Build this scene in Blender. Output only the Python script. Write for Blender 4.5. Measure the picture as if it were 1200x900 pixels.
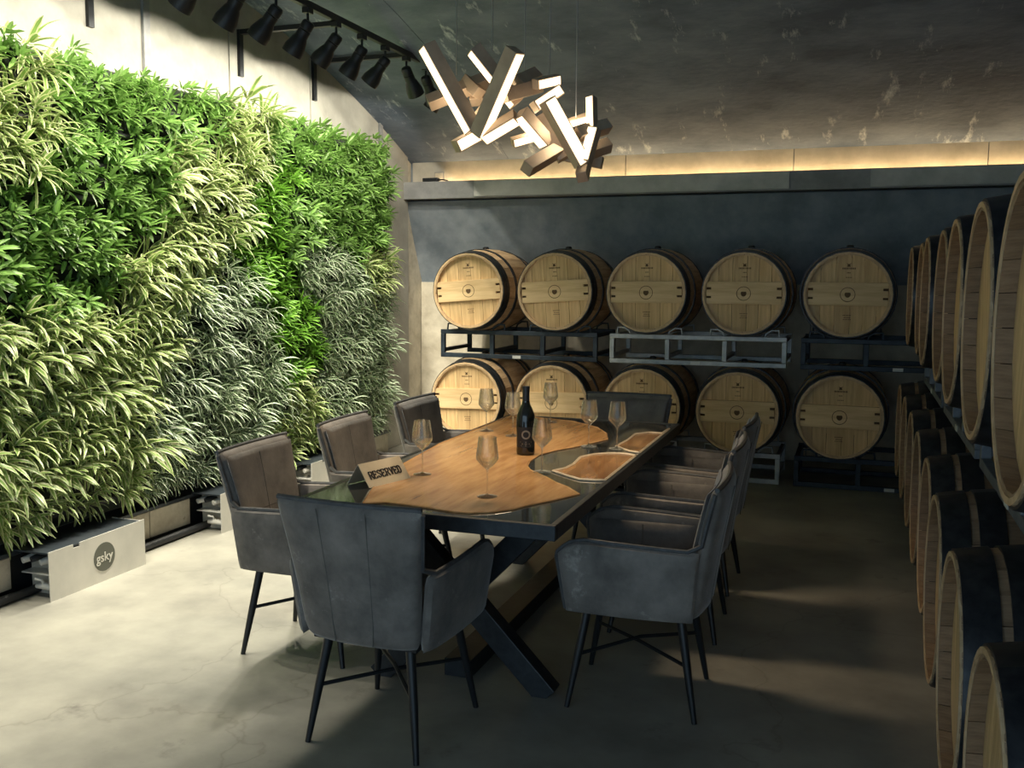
import bpy, math, random
from mathutils import Vector, Matrix
random.seed(7)
PI = math.pi
S = bpy.context.scene
COL = S.collection
for o in list(bpy.data.objects): bpy.data.objects.remove(o)

# ------------------------------------------------------------------ camera
F, YAW, PIT, ROL, H = 1139.95, 0.3385, 0.1094, 0.0052, 1.5391   # focal in px of a 1200x900 frame
def ray(x, y):
    u, w = x-600, y-450
    cr, sr = math.cos(ROL), math.sin(ROL)
    u, w = u*cr+w*sr, -u*sr+w*cr
    cp, sp = math.cos(PIT), math.sin(PIT)
    yc = F*cp-w*sp; z = -w*cp-F*sp
    c, s = math.cos(YAW), math.sin(YAW)
    return Vector((u*c-yc*s, u*s+yc*c, z))
def at(x, y, ax, val):
    """pixel -> point on the plane (axis ax = val)"""
    d = ray(x, y); o = Vector((0, 0, H))
    return o+d*((val-o[ax])/d[ax])
def to_px(P):
    c, s = math.cos(YAW), math.sin(YAW); x, y, z = P; z -= H
    xc = x*c+y*s; yc = -x*s+y*c
    cp, sp = math.cos(PIT), math.sin(PIT)
    d = yc*cp-z*sp; v = z*cp+yc*sp
    return 600+F*xc/d, 450-F*v/d
fw = ray(600, 450); rt = (ray(601, 450)-fw).normalized(); dn = (ray(600, 451)-fw).normalized(); fw.normalize()
cam = bpy.data.cameras.new('camera'); cam.sensor_width = 36; cam.lens = F/1200*36; cam.clip_start = .05
co = bpy.data.objects.new('camera', cam); COL.objects.link(co)
co.matrix_world = Matrix(((rt.x, -dn.x, -fw.x, 0), (rt.y, -dn.y, -fw.y, 0), (rt.z, -dn.z, -fw.z, H), (0, 0, 0, 1)))
S.camera = co
# ------------------------------------------------------------------ world, exposure
W = bpy.data.worlds.new('world'); S.world = W; W.use_nodes = True
W.node_tree.nodes['Background'].inputs[0].default_value = (.47, .66, .82, 1)
W.node_tree.nodes['Background'].inputs[1].default_value = 1.6
S.view_settings.view_transform = 'Standard'; S.view_settings.look = 'None'
S.view_settings.gamma = 1; S.view_settings.use_curve_mapping = False
S.view_settings.exposure = 0.25
SPOT_W, CHAND, COVE, CHAND_W = 18.0, 1.9, 19.0, 21.0
SPOT_COL = (1.0, .94, .78)

# ------------------------------------------------------------------ helpers
class MB:
    def __init__(s): s.v = []; s.f = []; s.uv = None
    def add(s, vs, fs):
        n = len(s.v); s.v += [tuple(v) for v in vs]; s.f += [tuple(i+n for i in f) for f in fs]
        return s
    def box(s, a, b):
        x0, y0, z0 = a; x1, y1, z1 = b
        return s.add([(x0,y0,z0),(x1,y0,z0),(x1,y1,z0),(x0,y1,z0),(x0,y0,z1),(x1,y0,z1),(x1,y1,z1),(x0,y1,z1)],
              [(3,2,1,0),(4,5,6,7),(0,1,5,4),(1,2,6,5),(2,3,7,6),(3,0,4,7)])
    def bar(s, p, q, w, h=None, up=(0,0,1), roll=None):
        """square bar from p to q, width w across, h along 'up'"""
        p = Vector(p); q = Vector(q); d = (q-p).normalized(); h = h or w
        u = Vector(up); u = u-d*u.dot(d)
        if u.length < 1e-4: u = Vector((1,0,0))-d*d.x
        u.normalize(); r = d.cross(u)
        vs = [e+r*(a*w/2)+u*(b*h/2) for e in (p, q) for a, b in ((-1,-1),(1,-1),(1,1),(-1,1))]
        return s.add(vs, [(3,2,1,0),(4,5,6,7),(0,1,5,4),(1,2,6,5),(2,3,7,6),(3,0,4,7)])
    def tube(s, pts, r, n=8, cap=True):
        pts = [Vector(p) for p in pts]; m = len(pts)
        rs = r if isinstance(r, (list, tuple)) else [r]*m
        base = len(s.v); u = None
        for i, p in enumerate(pts):
            d = (pts[min(i+1, m-1)]-pts[max(i-1, 0)]).normalized()
            if u is None:
                u = Vector((0,0,1)) if abs(d.z) < .9 else Vector((1,0,0))
            u = (u-d*u.dot(d)).normalized(); w = d.cross(u)
            for k in range(n):
                a = 2*PI*k/n; s.v.append(tuple(p+(u*math.cos(a)+w*math.sin(a))*rs[i]))
        for i in range(m-1):
            for k in range(n):
                a, b = base+i*n+k, base+i*n+(k+1) % n
                s.f.append((a, b, b+n, a+n))
        if cap:
            s.f.append(tuple(base+k for k in reversed(range(n)))); s.f.append(tuple(base+(m-1)*n+k for k in range(n)))
        return s
    def lathe(s, prof, n=32, cap0=False, cap1=False, ax='z'):
        base = len(s.v)
        for r, z in prof:
            for k in range(n):
                a = 2*PI*k/n; c, d = r*math.cos(a), r*math.sin(a)
                s.v.append((c, d, z) if ax == 'z' else (d, z, c) if ax == 'y' else (z, c, d))
        for i in range(len(prof)-1):
            for k in range(n):
                a, b = base+i*n+k, base+i*n+(k+1) % n
                s.f.append((a, b, b+n, a+n))
        if cap0: s.f.append(tuple(base+k for k in reversed(range(n))))
        if cap1: s.f.append(tuple(base+(len(prof)-1)*n+k for k in range(n)))
        return s
    def prism(s, poly, fn, h0, h1):
        """polygon (2D list) extruded; fn(a, b, h) -> 3D"""
        n = len(poly)
        vs = [fn(a, b, h0) for a, b in poly]+[fn(a, b, h1) for a, b in poly]
        return s.add(vs, [tuple(reversed(range(n))), tuple(range(n, 2*n))]+[(i, (i+1) % n, n+(i+1) % n, n+i) for i in range(n)])
    def slab(s, P, T, nu=10, nv=10, edge=6):
        """closed soft pad around surface P(u,v), u,v in 0..1, thickness T"""
        base = len(s.v); e = 1e-3; pt = {}
        for side in (1, -1):
            for i in range(nu+1):
                for j in range(nv+1):
                    u = .5-.5*math.cos(PI*i/nu); v = .5-.5*math.cos(PI*j/nv)
                    p = Vector(P(u, v))
                    du = Vector(P(min(u+e, 1), v))-Vector(P(max(u-e, 0), v)); dv = Vector(P(u, min(v+e, 1)))-Vector(P(u, max(v-e, 0)))
                    nrm = du.cross(dv)
                    nrm = nrm.normalized() if nrm.length > 1e-12 else Vector((0,0,1))
                    a = max(0, 1-abs(2*u-1)**edge)**.5; b = max(0, 1-abs(2*v-1)**edge)**.5
                    border = i in (0, nu) or j in (0, nv)
                    if border and side == -1: pt[(side,i,j)] = pt[(1,i,j)]; continue
                    pt[(side,i,j)] = len(s.v); s.v.append(tuple(p+nrm*(side*T/2*a*b)))
        for side in (1, -1):
            for i in range(nu):
                for j in range(nv):
                    q = [pt[(side,i,j)], pt[(side,i+1,j)], pt[(side,i+1,j+1)], pt[(side,i,j+1)]]
                    s.f.append(tuple(q if side == 1 else q[::-1]))
        return s
    def mesh(s, name, mat=None, smooth=False):
        m = bpy.data.meshes.new(name); m.from_pydata(s.v, [], s.f); m.update()
        if smooth: m.polygons.foreach_set('use_smooth', [True]*len(m.polygons))
        if mat: m.materials.append(mat)
        return m
    def obj(s, name, mat, parent=None, smooth=False, bevel=0, loc=None, rot=None):
        o = link(name, s.mesh(name, mat, smooth), parent)
        if loc is not None: o.location = loc
        if rot is not None: o.rotation_euler = rot
        if bevel:
            b = o.modifiers.new('bevel', 'BEVEL'); b.width = bevel; b.segments = 2; b.limit_method = 'ANGLE'
        if smooth: auto_smooth(o.data)
        return o
def auto_smooth(m, ang=.7):
    m.set_sharp_from_angle(angle=ang)
def link(name, data, parent=None):
    o = bpy.data.objects.new(name, data); COL.objects.link(o)
    if parent: o.parent = parent
    return o
def tag(o, label=None, cat=None, group=None, kind=None):
    if label: o['label'] = label
    if cat: o['category'] = cat
    if group: o['group'] = group
    if kind: o['kind'] = kind
    return o
def thing(name, label, cat, loc=(0,0,0), rz=0, group=None):
    o = link(name, None); o.location = loc; o.rotation_euler = (0, 0, rz); o.empty_display_size = .1
    return tag(o, label, cat, group)
KIDS = {}
def kids(o):
    return [c for c in o.children]
def dup(root, loc, rz=0, label=None, group=None, rot=None):
    def cp(o, par):
        c = o.copy(); COL.objects.link(c); c.parent = par
        for ch in o.children: cp(ch, c)
        return c
    r = cp(root, None); r.location = loc; r.rotation_euler = rot or (0, 0, rz)
    if label: r['label'] = label
    if group: r['group'] = group
    return r

# ------------------------------------------------------------------ materials
def mat(name, c1, c2=None, scale=6, rough=.6, metal=0, bump=0, bscale=40, stretch=(1,1,1), emis=None, spec=.5, sheen=0,
        speck=None, coat=0, rand=0, detail=6, lo=.35, hi=.65, coord='Object', crack=0):
    m = bpy.data.materials.new(name); m.use_nodes = True; nt = m.node_tree; N = nt.nodes; L = nt.links
    b = N['Principled BSDF']; b.inputs['Roughness'].default_value = rough; b.inputs['Metallic'].default_value = metal
    b.inputs['Specular IOR Level'].default_value = spec
    if sheen: b.inputs['Sheen Weight'].default_value = sheen; b.inputs['Sheen Roughness'].default_value = .4
    if coat: b.inputs['Coat Weight'].default_value = coat; b.inputs['Coat Roughness'].default_value = .05
    tc = N.new('ShaderNodeTexCoord'); mp = N.new('ShaderNodeMapping'); L.new(tc.outputs[coord], mp.inputs[0]); mp.inputs['Scale'].default_value = stretch
    col = None
    if c2:
        nz = N.new('ShaderNodeTexNoise'); nz.inputs['Scale'].default_value = scale; nz.inputs['Detail'].default_value = detail; nz.inputs['Roughness'].default_value = .62
        L.new(mp.outputs[0], nz.inputs['Vector'])
        cr = N.new('ShaderNodeValToRGB'); cr.color_ramp.elements[0].position = lo; cr.color_ramp.elements[1].position = hi
        cr.color_ramp.elements[0].color = (*c1, 1); cr.color_ramp.elements[1].color = (*c2, 1)
        L.new(nz.outputs['Fac'], cr.inputs[0]); col = cr.outputs[0]
        if speck:   # (colour, scale, threshold, stretch)
            sc, ss, th, st = speck
            mp2 = N.new('ShaderNodeMapping'); L.new(tc.outputs[coord], mp2.inputs[0]); mp2.inputs['Scale'].default_value = st
            n2 = N.new('ShaderNodeTexNoise'); n2.inputs['Scale'].default_value = ss; n2.inputs['Detail'].default_value = 8; n2.inputs['Roughness'].default_value = .7
            L.new(mp2.outputs[0], n2.inputs['Vector'])
            r2 = N.new('ShaderNodeValToRGB'); r2.color_ramp.elements[0].position = th; r2.color_ramp.elements[1].position = th+.1
            L.new(n2.outputs['Fac'], r2.inputs[0])
            mx = N.new('ShaderNodeMix'); mx.data_type = 'RGBA'; L.new(r2.outputs[0], mx.inputs[0]); L.new(col, mx.inputs[6]); mx.inputs[7].default_value = (*sc, 1)
            col = mx.outputs[2]
        if crack:   # thin dark wandering cracks
            dz = N.new('ShaderNodeTexNoise'); dz.inputs['Scale'].default_value = 1.7; dz.inputs['Detail'].default_value = 5
            L.new(mp.outputs[0], dz.inputs['Vector'])
            av = N.new('ShaderNodeVectorMath'); av.operation = 'MULTIPLY_ADD'; L.new(dz.outputs['Color'], av.inputs[0]); av.inputs[1].default_value = (.9, .9, .9); L.new(mp.outputs[0], av.inputs[2])
            vo = N.new('ShaderNodeTexVoronoi'); vo.feature = 'DISTANCE_TO_EDGE'; vo.inputs['Scale'].default_value = crack; L.new(av.outputs[0], vo.inputs['Vector'])
            rr = N.new('ShaderNodeValToRGB'); rr.color_ramp.elements[0].position = .0; rr.color_ramp.elements[0].color = (.80,.79,.78,1); rr.color_ramp.elements[1].position = .005
            L.new(vo.outputs['Distance'], rr.inputs[0])
            mm = N.new('ShaderNodeMix'); mm.data_type = 'RGBA'; mm.blend_type = 'MULTIPLY'; mm.inputs[0].default_value = 1; L.new(col, mm.inputs[6]); L.new(rr.outputs[0], mm.inputs[7]); col = mm.outputs[2]
        if rand:
            oi = N.new('ShaderNodeObjectInfo'); mr = N.new('ShaderNodeMapRange'); mr.inputs[3].default_value = 1-rand; mr.inputs[4].default_value = 1+rand
            L.new(oi.outputs['Random'], mr.inputs[0])
            hs = N.new('ShaderNodeHueSaturation'); L.new(mr.outputs[0], hs.inputs['Value']); L.new(col, hs.inputs['Color']); col = hs.outputs[0]
        L.new(col, b.inputs['Base Color'])
    else: b.inputs['Base Color'].default_value = (*c1, 1)
    if emis:
        b.inputs['Emission Color'].default_value = (*emis[0], 1); b.inputs['Emission Strength'].default_value = emis[1]
    if bump:
        nb = N.new('ShaderNodeTexNoise'); nb.inputs['Scale'].default_value = bscale; nb.inputs['Detail'].default_value = 5
        L.new(mp.outputs[0], nb.inputs['Vector'])
        bp = N.new('ShaderNodeBump'); bp.inputs['Strength'].default_value = bump; bp.inputs['Distance'].default_value = .01
        L.new(nb.outputs['Fac'], bp.inputs['Height']); L.new(bp.outputs[0], b.inputs['Normal'])
    return m
def leaf_mat(name, mid, edge, mode, rand=.18):
    """blade colour across its width through UV: stripe down the middle or pale margins"""
    m = bpy.data.materials.new(name); m.use_nodes = True; nt = m.node_tree; N = nt.nodes; L = nt.links
    b = N['Principled BSDF']; b.inputs['Roughness'].default_value = .38
    uv = N.new('ShaderNodeUVMap'); sx = N.new('ShaderNodeSeparateXYZ'); L.new(uv.outputs[0], sx.inputs[0])
    cr = N.new('ShaderNodeValToRGB'); e = cr.color_ramp.elements
    if mode == 'margin':
        st = [(0, edge), (.19, edge), (.27, mid), (.46, tuple(c*1.3 for c in mid)), (.54, tuple(c*1.3 for c in mid)), (.73, mid), (.81, edge), (1, edge)]
    elif mode == 'stripe':
        st = [(0, mid), (.3, mid), (.36, edge), (.64, edge), (.7, mid), (1, mid)]
    else:
        st = [(0, mid), (.47, mid), (.5, edge), (.53, mid), (1, mid)]
    e[0].position = st[0][0]; e[0].color = (*st[0][1], 1); e[1].position = st[-1][0]; e[1].color = (*st[-1][1], 1)
    for p, c in st[1:-1]:
        q = e.new(p); q.color = (*c, 1)
    L.new(sx.outputs[0], cr.inputs[0])
    oi = N.new('ShaderNodeObjectInfo'); mr = N.new('ShaderNodeMapRange'); mr.inputs[3].default_value = 1-rand; mr.inputs[4].default_value = 1+rand
    L.new(oi.outputs['Random'], mr.inputs[0])
    hs = N.new('ShaderNodeHueSaturation'); L.new(mr.outputs[0], hs.inputs['Value']); L.new(cr.outputs[0], hs.inputs['Color'])
    L.new(hs.outputs[0], b.inputs['Base Color'])
    tr = N.new('ShaderNodeBsdfTranslucent'); L.new(hs.outputs[0], tr.inputs[0])
    mx = N.new('ShaderNodeMixShader'); mx.inputs[0].default_value = .22
    L.new(b.outputs[0], mx.inputs[1]); L.new(tr.outputs[0], mx.inputs[2]); L.new(mx.outputs[0], N['Material Output'].inputs[0])
    return m
M = {}
M['floor'] = mat('polished_concrete', (.16,.155,.135), (.35,.335,.28), scale=1.5, rough=.45, bump=.12, bscale=9, lo=.3, hi=.68, speck=((.16,.15,.13), 2.6, .60, (1,1,1)), crack=.6)
M['wall'] = mat('pale_cast_concrete', (.24,.23,.20), (.37,.355,.31), scale=2.2, rough=.85, bump=.2, bscale=30, speck=((.30,.28,.25), 16, .69, (1,1,1)))
M['wall_low'] = mat('buff_cast_concrete', (.42,.37,.28), (.62,.56,.44), scale=5, rough=.85, bump=.25, bscale=30, speck=((.25,.21,.16), 12, .66, (1,1,1)))
M['slate'] = mat('slate_coated_concrete', (.145,.175,.205), (.25,.28,.31), scale=4, rough=.8, bump=.15, bscale=25)
M['ledge'] = mat('grey_ledge_concrete', (.22,.22,.22), (.32,.32,.31), scale=6, rough=.85, bump=.2)
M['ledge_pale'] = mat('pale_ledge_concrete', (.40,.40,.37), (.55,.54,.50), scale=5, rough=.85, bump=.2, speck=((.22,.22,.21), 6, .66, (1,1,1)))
M['ceil'] = mat('stained_vault_concrete', (.08,.108,.16), (.18,.22,.29), scale=1.8, rough=.7, bump=.55, bscale=14, stretch=(1,1.6,1), speck=((.48,.53,.60), 2.2, .585, (2.8,.8,1)))
M['band'] = mat('raw_band_concrete', (.40,.36,.29), (.58,.53,.44), scale=3.5, rough=.85, bump=.3, bscale=22, speck=((.22,.18,.13), 9, .68, (1,1,1)))
M['blk'] = mat('black_metal', (.015,.017,.02), rough=.45, metal=.3)
M['blk_matte'] = mat('black_felt', (.012,.016,.012), (.03,.04,.025), scale=20, rough=.95)
M['rack_blk'] = mat('dark_painted_steel', (.012,.02,.032), (.03,.045,.06), scale=12, rough=.5, metal=.2)
M['rack_grey'] = mat('galvanised_steel', (.32,.34,.35), (.48,.49,.48), scale=14, rough=.5, metal=.45)
M['rack_side'] = mat('grey_painted_steel', (.12,.14,.16), (.20,.22,.24), scale=14, rough=.5, metal=.3)
M['stave'] = mat('oak_stave', (.42,.27,.14), (.60,.42,.24), scale=9, rough=.6, stretch=(6,.5,6), bump=.15, bscale=30, rand=.12)
M['stave_shaded'] = mat('shaded_oak_stave', (.20,.125,.07), (.34,.225,.13), scale=9, rough=.6, stretch=(6,.5,6), bump=.15, bscale=30, rand=.12)  # same oak darkened: shade on the side row bodies put into the colour
M['head'] = mat('oak_head', (.52,.335,.15), (.70,.48,.235), scale=5, rough=.6, stretch=(7,7,.6), bump=.12, bscale=30, rand=.10)
M['cross'] = mat('oak_crossbar', (.57,.38,.18), (.74,.53,.28), scale=5, rough=.55, stretch=(.6,7,7), bump=.1, rand=.06)
M['rim'] = mat('oak_chime', (.46,.30,.15), (.62,.44,.25), scale=20, rough=.6)
M['hoop'] = mat('dark_steel_hoop', (.02,.022,.026), (.05,.052,.055), scale=20, rough=.42, metal=.6)
M['ink'] = mat('burnt_brand', (.10,.055,.02), rough=.8)
M['fab'] = mat('charcoal_suede', (.10,.09,.079), (.225,.20,.175), scale=6, rough=.75, sheen=.35, bump=.12, bscale=70, speck=((.33,.305,.265), 8, .60, (1,1,1)))
M['fab_in'] = mat('inner_suede', (.085,.077,.07), (.165,.15,.132), scale=8, rough=.6, sheen=.35, bump=.12, bscale=60)
M['seam'] = mat('seam_thread', (.085,.08,.073), (.12,.113,.10), scale=30, rough=.8)
M['pipe'] = mat('charcoal_piping', (.05,.052,.055), (.09,.09,.09), scale=30, rough=.6)
M['leg'] = mat('matt_black_leg', (.014,.016,.018), rough=.4, metal=.2)
M['tmetal'] = mat('table_black_steel', (.018,.022,.026), (.035,.04,.045), scale=25, rough=.42, metal=.4)
M['resin'] = mat('smoky_resin', (.035,.04,.042), (.07,.075,.075), scale=3, rough=.06, spec=.6, coat=.6)
M['slabw'] = mat('walnut_slab', (.36,.175,.062), (.64,.37,.16), scale=3.2, rough=.24, stretch=(7,1.0,2), coat=.3, speck=((.22,.105,.045), 2.2, .60, (9,.8,1)), lo=.3, hi=.68)
M['slab_dark'] = mat('dark_walnut_slab', (.20,.09,.035), (.42,.22,.09), scale=3.5, rough=.22, stretch=(6,1.1,2), coat=.35, speck=((.06,.03,.015), 5, .58, (5,.9,1)))
M['bark'] = mat('pale_live_edge', (.50,.40,.27), (.66,.56,.42), scale=30, rough=.5)
M['card'] = mat('cream_card', (.66,.56,.38), (.78,.69,.50), scale=5, rough=.7)
M['black_ink'] = mat('black_print', (.012,.01,.01), rough=.8)
M['steel'] = mat('brushed_steel', (.60,.59,.54), (.72,.70,.64), scale=4, rough=.5, metal=.35, stretch=(1,1,1))
M['steel_dk'] = mat('trough_lid', (.035,.045,.055), (.06,.07,.08), scale=6, rough=.35, metal=.4)
M['logo'] = mat('logo_olive', (.12,.125,.10), rough=.6)
M['logo_txt'] = mat('logo_cream', (.70,.68,.60), rough=.6)
M['pvc'] = mat('pale_fitting', (.62,.60,.54), rough=.4)
M['stone'] = mat('stained_panel', (.36,.32,.25), (.55,.50,.40), scale=7, rough=.8, bump=.2, speck=((.22,.18,.13), 14, .62, (1,1,1)))
M['bronze'] = mat('brushed_bronze', (.36,.28,.20), (.50,.40,.29), scale=6, rough=.45, metal=.35, stretch=(1,1,1))
M['led'] = mat('warm_led', (1,.9,.75), emis=((1, .73, .43), CHAND))
M['cove'] = mat('cove_led', (1,.85,.6), emis=((1, .70, .36), COVE))
M['wire'] = mat('steel_wire', (.35,.35,.34), rough=.4, metal=.8)
M['bulb'] = mat('spot_bulb', (1,.95,.85), emis=((1, .93, .76), 6))
M['btl'] = mat('black_glass', (.006,.008,.008), rough=.12, coat=.4)
M['lbl'] = mat('black_label', (.02,.02,.02), rough=.6)
M['lbl2'] = mat('label_print', (.34,.31,.24), rough=.6)
M['foil'] = mat('black_foil', (.012,.014,.018), rough=.4)
M['tagw'] = mat('white_tag', (.62,.62,.58), rough=.6)
M['soil'] = mat('pipe_black', (.02,.022,.024), rough=.5)
g = bpy.data.materials.new('clear_glass'); g.use_nodes = True; gn = g.node_tree.nodes; gl_ = g.node_tree.links
gn.remove(gn['Principled BSDF'])
g1 = gn.new('ShaderNodeBsdfTransparent'); g1.inputs[0].default_value = (.97,.98,.97,1)
g2 = gn.new('ShaderNodeBsdfGlass'); g2.inputs['Roughness'].default_value = 0; g2.inputs['IOR'].default_value = 1.45
g3 = gn.new('ShaderNodeMixShader'); g3.inputs[0].default_value = .5; gl_.new(g1.outputs[0], g3.inputs[1]); gl_.new(g2.outputs[0], g3.inputs[2])
g4 = gn.new('ShaderNodeBsdfDiffuse'); g4.inputs[0].default_value = (.9,.9,.86,1)  # white mixed in at grazing angles paints the bright edges of the glasses
g5 = gn.new('ShaderNodeLayerWeight'); g5.inputs[0].default_value = .35
g6 = gn.new('ShaderNodeMapRange'); g6.inputs[1].default_value = .45; g6.inputs[3].default_value = .008; g6.inputs[4].default_value = .30; gl_.new(g5.outputs['Facing'], g6.inputs[0])
g7 = gn.new('ShaderNodeMixShader'); gl_.new(g6.outputs[0], g7.inputs[0]); gl_.new(g3.outputs[0], g7.inputs[1]); gl_.new(g4.outputs[0], g7.inputs[2])
gl_.new(g7.outputs[0], gn['Material Output'].inputs[0])
M['glass'] = g
M['leafA'] = leaf_mat('cream_margin_leaf', (.19,.31,.07), (.66,.68,.38), 'margin')
M['leafB'] = leaf_mat('glossy_green_leaf', (.19,.34,.08), (.48,.60,.27), 'plain', .4)
M['leafC'] = leaf_mat('white_striped_leaf', (.16,.27,.11), (.78,.79,.65), 'stripe')
M['leafD'] = leaf_mat('bright_green_leaf', (.19,.40,.05), (.42,.60,.16), 'plain', .3)
M['core'] = mat('dark_undergrowth', (.02,.045,.012), (.05,.10,.025), scale=8, rough=.8)

# ------------------------------------------------------------------ setting
XW, XR = -3.9, 2.2          # inner faces of the left and right walls
Y0 = -2.0
def vault(y): return 3.5-(.048 if y > 3.9 else .018)*(y-3.9)**2
fl = MB(); fl.box((XW-.3, Y0, -.12), (XR+.3, 8.9, 0)).obj('floor', M['floor'])
tag(bpy.data.objects['floor'], kind='structure')
# ceiling: extruded vault with thickness, divided into cast bays
ys = [Y0+(8.3-Y0)*i/28 for i in range(29)]
xj = at(508, 10, 2, 3.46).x; bays = [(XW-.2, xj), (xj, XR+.2)]
ceil = MB()
poly = [(y, vault(y)) for y in ys]+[(y, vault(y)+.25) for y in reversed(ys)]
c0 = MB().prism([(y, z+.02) for y, z in poly], lambda a, b, h: (h, a, b), XW-.2, XR+.2).obj('ceiling', M['ceil'], smooth=True)
tag(c0, kind='structure')
for x0, x1 in bays:
    pl = [(y, vault(y)) for y in ys]+[(y, vault(y)+.05) for y in reversed(ys)]
    MB().prism(pl, lambda a, b, h: (h, a, b), x0+.002, x1-.002).obj('panel', M['ceil'], c0, smooth=True)
# left wall of cast panels
wl = MB().box((XW-.25, Y0, 0), (XW-.03, 8.7, 3.8)).obj('wall_left', M['slate']); tag(wl, kind='structure')
js = [Y0, -.6, .6, 1.8, 3.55, 4.72, 5.52, 6.52, 7.64, 8.2]
for a, b in zip(js[:-1], js[1:]):
    MB().box((XW-.04, a+.006, 0), (XW, b-.006, 3.8)).obj('panel', M['wall'], wl, bevel=.004)
MB().box((XW-.04, 8.21, 0), (XW-.02, 8.62, 3.2)).obj('panel', M['stone'], wl)
for i, (y, z0, z1) in enumerate([(4.72, 2.3, 3.43), (7.64, 2.3, 2.90)]):
    t = MB().box((XW, y-.028, z0), (XW+.02, y+.028, z1)).obj('trim_%d' % (i+1), M['ledge'], bevel=.003); tag(t, kind='structure')
# back wall: buff base, slate upper lean, ledge, lit band
wb = MB().prism([(8.2, 2.22), (8.27, 2.05), (8.36, 1.85), (8.47, 1.62), (8.53, 1.49), (8.53, 0), (8.9, 0), (8.9, 2.9), (8.3, 2.9), (8.3, 2.22)],
     lambda a, b, h: (h, a, b), XW-.2, XR+.2).obj('wall_back', M['slate'], smooth=True); tag(wb, kind='structure')
xs = [XW-.02, -2.72, -1.55, -.35, .85, XR]
for a, b in zip(xs[:-1], xs[1:]):
    MB().box((a+.004, 8.50, 0), (b-.004, 8.56, 1.488)).obj('panel', M['wall_low'], wb, bevel=.004)
for a, b in zip([XW, -1.9, -.52, .9], [-1.9, -.52, .9, XR]):
    MB().box((a+.003, 8.285, 2.3), (b-.003, 8.34, 2.70)).obj('panel', M['band'], wb, bevel=.003)
lg = MB().prism([(8.10, 2.235), (8.10, 2.385), (8.17, 2.385), (8.17, 2.345), (8.35, 2.345), (8.35, 2.235)], lambda a, b, h: (h, a, b), XW, XR).obj('trim_3', M['ledge']); tag(lg, kind='structure')
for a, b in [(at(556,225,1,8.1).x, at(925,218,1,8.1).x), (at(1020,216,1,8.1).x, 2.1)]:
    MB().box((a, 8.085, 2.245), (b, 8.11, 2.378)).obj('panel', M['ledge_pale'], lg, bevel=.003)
wr = MB().box((XR, Y0, 0), (XR+.25, 8.9, 3.8)).obj('wall_right', M['slate']); tag(wr, kind='structure')
# cove strip light lying in the ledge gutter
cv = thing('cove_light', 'long warm strip light hidden in the concrete ledge gutter', 'light', (0, 8.225, 2.345))
MB().box((XW+.25, -.02, 0), (XR-.05, .02, .012)).obj('channel', M['blk'], cv)
MB().box((XW+.26, -.014, .012), (XR-.06, .014, .020)).obj('diffuser', M['cove'], cv)
# small black device on the ledge
p = at(505, 212, 1, 8.13)
dv = thing('driver_box', 'small black driver box on the ledge beside the plant wall', 'box', (p.x, 8.135, 2.385))
MB().box((-.075, -.03, 0), (.075, .03, .035)).obj('housing', M['blk'], dv, bevel=.008)
MB().tube([(.075, 0, .015), (.11, .02, .02), (.14, .06, .01)], .006).obj('cable', M['blk'], dv, smooth=True)
p2 = at(516, 205, 1, 8.285)
jb = thing('junction_box', 'grey junction box fixed on the lit concrete band', 'box', (p2.x, 8.285, 2.40))
MB().box((-.045, -.03, 0), (.045, 0, .085)).obj('housing', M['ledge'], jb, bevel=.005)
MB().box((-.038, -.035, .008), (.038, -.03, .077)).obj('cover', M['stone'], jb)

# ------------------------------------------------------------------ barrels
BL, RH, RB, NST = .93, .30, .345, 24
def brad(t):      # radius at distance t from the front head
    s = 2*t/BL-1
    return RB-(RB-RH)*(s*s)
def arc_shell(t0, t1, a0, a1, ro, ri, nt, na):
    """solid piece of the barrel wall; axis +Y from the head at y=0"""
    b = MB(); idx = {}
    for k in (0, 1):
        for i in range(nt+1):
            t = t0+(t1-t0)*i/nt
            for j in range(na+1):
                a = a0+(a1-a0)*j/na; r = (ro if k == 0 else ri)(t)
                idx[k, i, j] = len(b.v); b.v.append((r*math.sin(a), t, r*math.cos(a)))
    for i in range(nt):
        for j in range(na):
            b.f.append((idx[0,i,j], idx[0,i,j+1], idx[0,i+1,j+1], idx[0,i+1,j])); b.f.append((idx[1,i,j], idx[1,i+1,j], idx[1,i+1,j+1], idx[1,i,j+1]))
    for i in range(nt):
        b.f.append((idx[0,i,0], idx[0,i+1,0], idx[1,i+1,0], idx[1,i,0])); b.f.append((idx[0,i,na], idx[1,i,na], idx[1,i+1,na], idx[0,i+1,na]))
    for j in range(na):
        b.f.append((idx[0,0,j], idx[1,0,j], idx[1,0,j+1], idx[0,0,j+1])); b.f.append((idx[0,nt,j], idx[0,nt,j+1], idx[1,nt,j+1], idx[1,nt,j]))
    return b
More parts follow.
